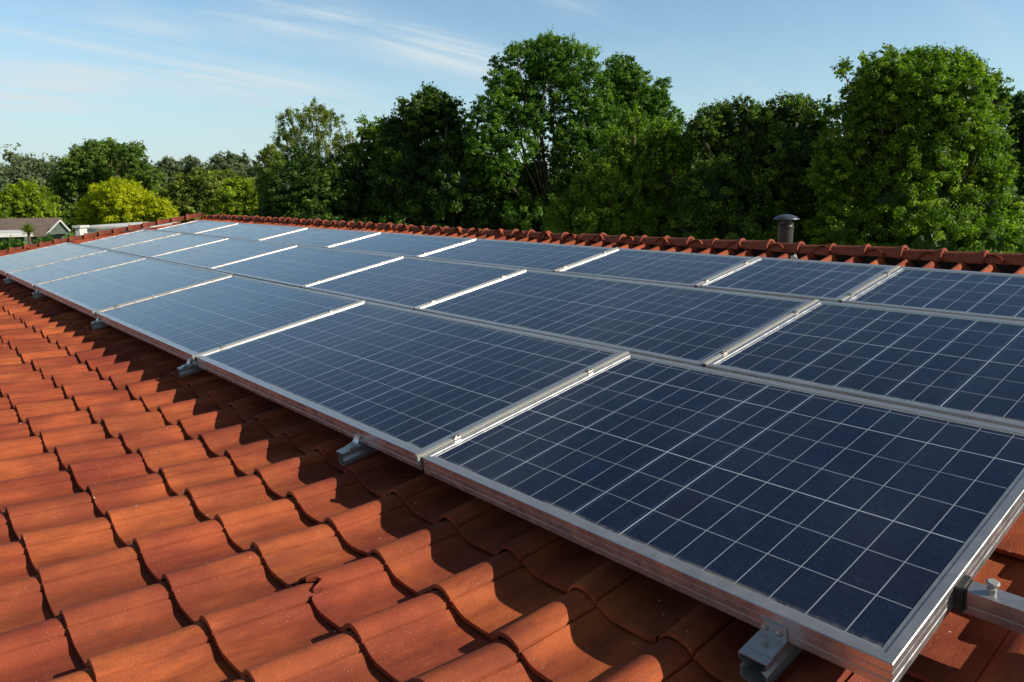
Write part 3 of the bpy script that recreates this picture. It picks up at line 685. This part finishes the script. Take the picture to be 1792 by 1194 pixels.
tree('broadleaf_tree', 'tall open broadleaf tree in the middle with pale forked limbs showing through', 'tree', 25,
     [(955, 76, 10), (925, 84, 11), (985, 78, 12), (903, 92, 9), (1022, 98, 12), (870, 110, 10), (960, 104, 34), (915, 118, 32), (1000, 118, 36), (880, 150, 26), (1030, 160, 36), (862, 190, 26), (905, 175, 32), (960, 150, 38), (1005, 185, 30), (935, 205, 22), (975, 232, 20), (920, 230, 20), (1000, 245, 26), (848, 215, 24), (878, 232, 26),
      (850, 262, 28), (905, 262, 28), (850, 318, 26), (880, 300, 24), (885, 352, 34), (925, 330, 22), (1050, 215, 32), (1045, 265, 38), (1000, 300, 30), (840, 370, 30), (945, 270, 16), (985, 275, 18), (930, 300, 20), (1010, 370, 50), (930, 395, 40)],
     L_MID, 0.085, 1.15, trunk=965, group=TG, core=0.0, up=0.4, tr=0.06, depth=0.6, sprig=0.22)
tree('broadleaf_tree', 'second tall tree right of the middle one, its spiky top against the sky', 'tree', 26.5,
     [(1085, 125, 24), (1105, 150, 28), (1075, 160, 28), (1140, 180, 26), (1160, 150, 11), (1130, 190, 34), (1085, 205, 40), (1165, 215, 26), (1190, 250, 24), (1130, 250, 44), (1080, 270, 45), (1180, 290, 36), (1120, 320, 55), (1060, 350, 50), (1170, 370, 55)],
     L_MID, 0.085, 1.1, group=TG, core=0.5, tr=0.13, depth=0.6)
tree('weeping_tree', 'bushy drooping tree with pale leaf tips in front of the middle trees', 'tree', 21,
     [(1110, 215, 22), (1160, 235, 26), (1080, 250, 24), (1130, 270, 34), (1190, 270, 28), (1060, 300, 30), (1030, 330, 28), (1100, 330, 44), (1170, 330, 44), (1000, 375, 36), (1060, 390, 46), (1140, 395, 50), (1210, 370, 44)],
     L_LITE, 0.075, 1.0, group=TG, core=0.55, droop=0.6, depth=0.5)
tree('broadleaf_tree', 'dark rounded tree left of the tallest middle tree', 'tree', 27,
     [(755, 185, 28), (725, 195, 24), (785, 190, 22), (700, 225, 24), (740, 225, 36), (790, 230, 30), (815, 255, 22), (700, 265, 34), (760, 280, 48), (810, 300, 36), (690, 310, 40), (745, 350, 55), (810, 365, 50), (690, 370, 45)],
     L_DARK, 0.12, 1.1, group=TG, core=0.6, depth=0.6)
tree('broadleaf_tree', 'yellowish green tree between the birch and the dark rounded tree', 'tree', 29,
     [(672, 225, 14), (645, 235, 16), (640, 212, 7), (690, 235, 16), (655, 262, 24), (630, 275, 20), (680, 270, 24), (640, 310, 26), (615, 320, 24), (670, 320, 32), (640, 370, 42)],
     L_LITE, 0.12, 1.1, group=TG, core=0.55)
birch = tree('birch_tree', 'tall thin birch with white limbs and hanging olive leaves', 'tree', 30,
     [(545, 200, 22), (510, 215, 20), (580, 215, 18), (498, 240, 16), (535, 240, 24), (570, 250, 22), (605, 245, 16), (500, 275, 18), (545, 285, 18), (590, 290, 22), (618, 270, 16), (515, 315, 18), (560, 325, 18), (600, 330, 20)],
     L_BIRCH, 0.070, 0.58, trunk=556, trunk_mat=M_BIRCH, group=TG, core=0.0, droop=0.9, tr=0.085, sprig=0.25)
tree('birch_tree', 'leaning birch with one bare white limb at the left of the tall birch', 'tree', 28.5,
     [(475, 270, 14), (462, 290, 16), (490, 290, 14), (470, 320, 18), (500, 320, 16), (478, 350, 20), (505, 350, 18)],
     L_BIRCH, 0.085, 1.1, trunk=535, trunk_mat=M_BIRCH, group=TG, core=0.0, droop=0.9, tr=0.07, sprig=0.25)
# the bare leaning limb
mb = MB(); a_ = at(556, 325, 27.4); b2 = at(486, 285, 27.2); m_ = (a_ + b2) / 2 + np.array([0, 0, -0.05]); root_ = at(575, 420, 27.6)
mb.tube([tuple(root_), tuple(a_), tuple(m_), tuple(b2), tuple(at(470, 272, 27.2))], [0.07, 0.045, 0.035, 0.025, 0.01], 6)
o = mb.build('limb', M_BIRCH, [x for x in bpy.data.objects if x.name.startswith('birch_tree.001')][0], smooth=True)
par = o.parent; o.data.transform(Matrix.Translation(-par.location))
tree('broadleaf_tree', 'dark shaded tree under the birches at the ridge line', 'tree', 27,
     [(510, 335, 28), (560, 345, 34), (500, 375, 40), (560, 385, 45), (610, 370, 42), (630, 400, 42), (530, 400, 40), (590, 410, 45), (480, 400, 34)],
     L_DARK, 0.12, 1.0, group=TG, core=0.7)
tree('hedge_tree', 'dark bushy tree with feathery upright shoots right of the middle', 'tree', 19.5,
     [(1240, 205, 16), (1265, 200, 16), (1300, 195, 20), (1225, 230, 22), (1340, 200, 20), (1375, 195, 22), (1410, 195, 18), (1395, 185, 14), (1270, 235, 34), (1330, 235, 36), (1390, 235, 34), (1430, 225, 20), (1240, 275, 36), (1310, 290, 50), (1380, 290, 50), (1430, 280, 36), (1250, 340, 50), (1330, 360, 60), (1410, 360, 55), (1220, 400, 50), (1290, 410, 60), (1380, 420, 60)],
     L_HEDGE, 0.072, 1.1, group=TG, core=0.6, up=0.7, depth=0.45)
tree('broadleaf_tree', 'large bright green round-headed tree at the right', 'tree', 17.5,
     [(1515, 108, 9), (1556, 96, 10), (1580, 100, 8), (1612, 96, 9), (1650, 104, 11), (1676, 100, 9), (1700, 118, 12), (1748, 140, 11), (1756, 168, 10), (1478, 122, 9), (1560, 122, 24), (1600, 118, 24), (1530, 135, 22), (1640, 120, 28), (1690, 125, 26), (1505, 165, 24), (1560, 160, 40), (1530, 190, 34), (1590, 140, 30), (1640, 150, 30), (1700, 150, 26), (1620, 160, 42), (1680, 165, 38), (1725, 155, 16), (1720, 185, 28), (1745, 190, 14), (1490, 210, 26), (1540, 220, 45), (1600, 225, 50), (1665, 225, 50), (1715, 230, 38), (1740, 265, 26), (1450, 195, 14),
      (1470, 260, 36), (1530, 290, 50), (1600, 290, 55), (1670, 295, 52), (1725, 310, 36), (1455, 310, 34), (1500, 350, 46), (1570, 360, 55), (1640, 365, 55), (1710, 370, 50), (1470, 400, 46), (1540, 420, 50), (1630, 430, 55), (1720, 430, 50)],
     L_LITE, 0.070, 1.1, group=TG, core=0.55, depth=0.5, up=0.5, tr=0.05)
tree('broadleaf_tree', 'dark tree cut by the right edge of the photo', 'tree', 19,
     [(1785, 175, 14), (1795, 200, 24), (1775, 225, 22), (1790, 260, 36), (1770, 300, 34), (1800, 330, 46), (1760, 360, 46), (1800, 400, 50), (1750, 430, 46), (1860, 230, 60), (1850, 330, 70)],
     L_DARK, 0.09, 1.1, group=TG, core=0.6)
# dense dark planting low down behind the ridge
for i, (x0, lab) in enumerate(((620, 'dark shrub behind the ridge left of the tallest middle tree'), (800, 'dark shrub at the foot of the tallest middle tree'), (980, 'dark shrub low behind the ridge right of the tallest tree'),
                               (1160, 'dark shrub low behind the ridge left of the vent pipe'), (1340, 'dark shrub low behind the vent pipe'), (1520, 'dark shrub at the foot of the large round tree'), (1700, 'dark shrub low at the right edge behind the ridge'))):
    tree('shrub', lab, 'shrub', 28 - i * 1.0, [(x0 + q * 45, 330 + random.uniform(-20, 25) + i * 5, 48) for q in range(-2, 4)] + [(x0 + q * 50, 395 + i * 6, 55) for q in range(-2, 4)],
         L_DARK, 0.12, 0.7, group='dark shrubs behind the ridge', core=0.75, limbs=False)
# left side
tree('oak_tree', 'large round mid-green tree at the left behind the yellow bush', 'tree', 62,
     [(165, 262, 14), (140, 270, 14), (195, 262, 15), (225, 268, 15), (245, 262, 8), (125, 295, 18), (160, 290, 22), (200, 290, 24), (240, 290, 18), (262, 310, 16), (110, 325, 20), (150, 325, 26), (200, 325, 28), (245, 325, 22), (272, 345, 18), (100, 355, 20), (125, 380, 24), (160, 370, 26), (290, 365, 18), (110, 395, 20)],
     L_OAK, 0.19, 1.5, group='trees at the left', core=0.62)
tree('round_bush', 'bright yellow-green rounded bush above the hip tiles at the left', 'bush', 38,
     [(205, 331, 15), (178, 341, 16), (228, 334, 15), (165, 365, 17), (200, 362, 24), (245, 355, 17), (274, 368, 18), (152, 385, 16), (190, 392, 24), (235, 385, 26), (280, 388, 17), (292, 392, 13), (160, 400, 14), (205, 350, 26), (225, 370, 34), (190, 375, 32), (255, 378, 28), (285, 378, 20)],
     L_YEL, 0.12, 1.9, group='bright bushes at the left', core=0.62, up=0.3, sprig=0.22, limbs=False, tr=0.08)
tree('round_bush', 'yellow-tinged bush at the left edge behind the brown shed roof', 'bush', 50,
     [(40, 336, 14), (65, 338, 13), (20, 348, 16), (50, 358, 20), (80, 353, 15), (10, 370, 18), (45, 378, 20), (80, 378, 17), (-15, 360, 20)],
     L_GOLD, 0.22, 1.2, group='bright bushes at the left', core=0.75)
tree('round_bush', 'yellow-green bush where the ridge ends, in front of the leaning birch', 'bush', 36,
     [(405, 325, 10), (425, 330, 13), (450, 340, 11), (400, 345, 14), (435, 355, 18), (462, 358, 12), (405, 370, 15), (440, 375, 17), (470, 375, 12), (415, 388, 12), (455, 390, 14)],
     L_GOLD, 0.16, 1.2, group='bright bushes at the left', core=0.75)
bb = tree('broadleaf_tree', 'olive green tree behind the end of the ridge', 'tree', 55,
     [(350, 315, 14), (330, 325, 16), (365, 325, 14), (310, 345, 18), (345, 345, 22), (375, 345, 15), (305, 370, 20), (340, 372, 24), (378, 372, 18), (395, 350, 12)],
     L_OLIVE, 0.26, 1.2, group='trees at the left', core=0.7)
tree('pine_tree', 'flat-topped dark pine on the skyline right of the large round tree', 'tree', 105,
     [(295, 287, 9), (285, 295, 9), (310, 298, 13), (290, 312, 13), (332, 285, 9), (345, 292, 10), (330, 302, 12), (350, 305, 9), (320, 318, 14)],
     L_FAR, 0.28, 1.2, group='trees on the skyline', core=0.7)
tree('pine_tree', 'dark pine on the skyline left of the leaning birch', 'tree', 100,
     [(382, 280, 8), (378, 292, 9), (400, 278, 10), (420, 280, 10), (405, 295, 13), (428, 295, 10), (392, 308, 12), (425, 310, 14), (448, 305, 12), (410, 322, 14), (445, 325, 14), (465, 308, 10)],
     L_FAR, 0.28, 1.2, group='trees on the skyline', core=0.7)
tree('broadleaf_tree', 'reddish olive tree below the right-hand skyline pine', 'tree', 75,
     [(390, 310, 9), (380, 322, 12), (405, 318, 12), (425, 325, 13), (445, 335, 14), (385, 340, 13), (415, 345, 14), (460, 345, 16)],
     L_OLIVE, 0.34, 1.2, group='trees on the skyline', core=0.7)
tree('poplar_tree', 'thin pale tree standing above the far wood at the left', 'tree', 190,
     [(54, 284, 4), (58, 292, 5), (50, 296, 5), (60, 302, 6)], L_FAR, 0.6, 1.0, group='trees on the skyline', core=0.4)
# the far wood over the hill, one mass
def far_wood():
    bl = []
    for i in range(420):
        az = random.uniform(-12, 34); d = random.uniform(150, 420)
        a = math.radians(az); x, y = math.sin(a) * d, math.cos(a) * d
        z = float(ground_z(np.array(x), np.array(y))); h = random.uniform(6, 9.5)
        bl.append((np.array([x, y, z + h * 0.45]), h * 0.62))
    V, F, A = crown(bl, 0.75, 0.55, sprig=0.26, core=0.85)
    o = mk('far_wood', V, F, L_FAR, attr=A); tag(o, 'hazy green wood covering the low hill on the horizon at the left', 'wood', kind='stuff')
far_wood()
for i in range(6):
    pass
# ---------------------------------------------------------------- small buildings at the left
def bw(px, py, D): return at(px, py, D)
def shed():
    D = 30.0
    c = at(60, 400, D); root = empty('shed', (c[0], c[1], 0)); tag(root, 'low shed with a brown felt roof and a sage gable with white trim', 'shed')
    yawm = Matrix.Rotation(-math.radians(3), 4, 'Z')
    # local frame: x to the right of the view, y away
    az = math.atan2(c[0], c[1]); Mx = Matrix.Rotation(-az, 4, 'Z')
    zr_ = at(60, 388, D)[2]; ze = at(60, 409, D)[2]; k = D / FPX
    xg = (100 - 60) * k; L = 150 * k; wdt = 27 * k
    mb = MB(); mb.box(-L, xg + wdt * 0.55, 0.05, 3.4, 0, ze - 0.05, Mx); mb.build('wall', M_SAGE, root)
    mb = MB()   # gable turned to the viewer at the right end
    mb.add([Mx @ Vector(v) for v in ((xg - wdt, -0.3, ze - 0.1), (xg + wdt * 0.45, -0.3, ze + 0.05), (xg, -0.3, zr_ + 0.0), (xg - wdt, 0.1, ze - 0.1), (xg + wdt * 0.45, 0.1, ze + 0.05), (xg, 0.1, zr_))],
           [(0, 1, 2), (3, 5, 4), (0, 2, 5, 3), (1, 4, 5, 2), (0, 3, 4, 1)]); mb.build('gable', M_SAGE, root)
    mb = MB(); mb.add([Mx @ Vector(v) for v in ((-L - .2, -0.6, ze), (xg - wdt * 0.9, -0.6, ze), (xg + 0.05, 1.7, zr_ + 0.10), (-L - .2, 1.7, zr_ + 0.12), (-L - .2, 4.0, ze), (xg + wdt * .6, 4.0, ze),
                                                  (-L - .2, -0.6, ze - .1), (xg - wdt * 0.9, -0.6, ze - .1), (xg + 0.05, 1.7, zr_), (-L - .2, 1.7, zr_), (-L - .2, 4.0, ze - .1), (xg + wdt * .6, 4.0, ze - .1))],
                      [(0, 1, 2, 3), (3, 2, 5, 4), (0, 6, 7, 1), (1, 7, 8, 2), (2, 8, 11, 5), (0, 3, 9, 6), (3, 4, 10, 9), (4, 5, 11, 10)]); rf = mb.build('roof', M_FELTROOF, root)
    mb = MB()
    for (p0, p1) in (((xg - wdt * 1.05, -0.36, ze - 0.14), (xg, -0.36, zr_ + 0.05)), ((xg, -0.36, zr_ + 0.05), (xg + wdt * 0.5, -0.36, ze + 0.08))):
        mb.tube([Mx @ Vector(p0), Mx @ Vector(p1)], [0.04, 0.04], 4)
    mb.build('trim', M_WHITE, root)
shed()
def white_box(name, label, x0, x1, y0, D, dep=1.5, yb=450, cat='wall'):
    a = at(x0, y0, D); b = at(x1, y0, D); d = Vector((b[0] - a[0], b[1] - a[1], 0)); L = d.length; d.normalize(); n_ = Vector((-d.y, d.x, 0))
    M = Matrix(((d.x, n_.x, 0, 0), (d.y, n_.y, 0, 0), (0, 0, 1, 0), (0, 0, 0, 1)))
    root = empty(name, (a[0], a[1], 0)); tag(root, label, cat)
    mb = MB(); mb.box(0, L, 0, dep, 0, a[2], M); mb.build('body', M_WHITE, root)
    mb = MB(); mb.box(-0.04, L + 0.04, -0.04, dep + 0.04, a[2] + 0.002, a[2] + 0.05, M); mb.build('coping', M_WHITE, root)
    return root
white_box('garage', 'low flat white garage roof edge behind the hip tiles', 138, 262, 400, 17.5, 3.0, cat='garage')
white_box('chimney_block', 'small white block at the left end of the white garage', 131, 139, 399, 17.0, 0.3, cat='block')
def carport():
    a = at(-90, 411, 20.0); root = empty('carport', (a[0], a[1], 0)); tag(root, 'thin white flat carport roof at the left edge below the brown shed', 'carport')
    Mx = Matrix.Rotation(-0.12, 4, 'Z')
    mb = MB(); mb.box(0, 1.9, 0, 2.4, a[2] - 0.10, a[2], Mx); mb.build('canopy', M_WHITE, root)
    for x, y in ((0.1, 0.1), (1.8, 0.1), (0.1, 2.3), (1.8, 2.3)):
        mb = MB(); mb.box(x - 0.04, x + 0.04, y - 0.04, y + 0.04, 0, a[2] - 0.101, Mx); mb.build('post', M_SAGE, root)
carport()
for px, py, r_, D, lab in ((20, 434, 11, 17, 'green garden shrub under the carport edge at the left'), (80, 426, 10, 18, 'green garden shrub below the sage gable'), (112, 421, 8, 19, 'small green garden shrub between the gable and the white block')):
    tree('shrub', lab, 'shrub', D, [(px - 12, py + 8, r_), (px + 8, py, r_), (px + 20, py + 10, r_), (px, py + 18, r_ * 1.3)], L_MID, 0.07, 1.0, core=0.7, limbs=False, tr=0.04)
# spiky plant
def yucca(px, py, D, r, n, label):
    c = at(px, py, D); root = empty('yucca_plant', (c[0], c[1], 0)); tag(root, label, 'plant')
    mb = MB(); mb.tube([(0, 0, 0), (0, 0, c[2])], [0.03, 0.022], 8); mb.build('stem', M_BARK, root)
    V, F, A = [], [], []
    for i in range(n):
        a = random.uniform(0, 6.28); e = random.uniform(-0.2, 1.45); L = r * random.uniform(0.6, 1.1)
        d = Vector((math.cos(a) * math.cos(e), math.sin(a) * math.cos(e), math.sin(e))); s_ = d.cross(Vector((0, 0, 1))).normalized() * 0.014 * r / 0.3
        o_ = Vector((0, 0, c[2])); m_ = o_ + d * L * 0.5; tpt = o_ + d * L - Vector((0, 0, L * 0.12 * math.cos(e)))
        b = len(V); V += [o_ - s_ * .6, o_ + s_ * .6, m_ + s_, m_ - s_, tpt]; F += [(b, b + 1, b + 2, b + 3), (b + 3, b + 2, b + 4)]; A += [random.random()] * 5
    mk('leaves', V, F, L_OLIVE, root, attr=A)
yucca(50, 408, 13.5, 0.23, 150, 'spiky pale green plant in front of the brown shed')
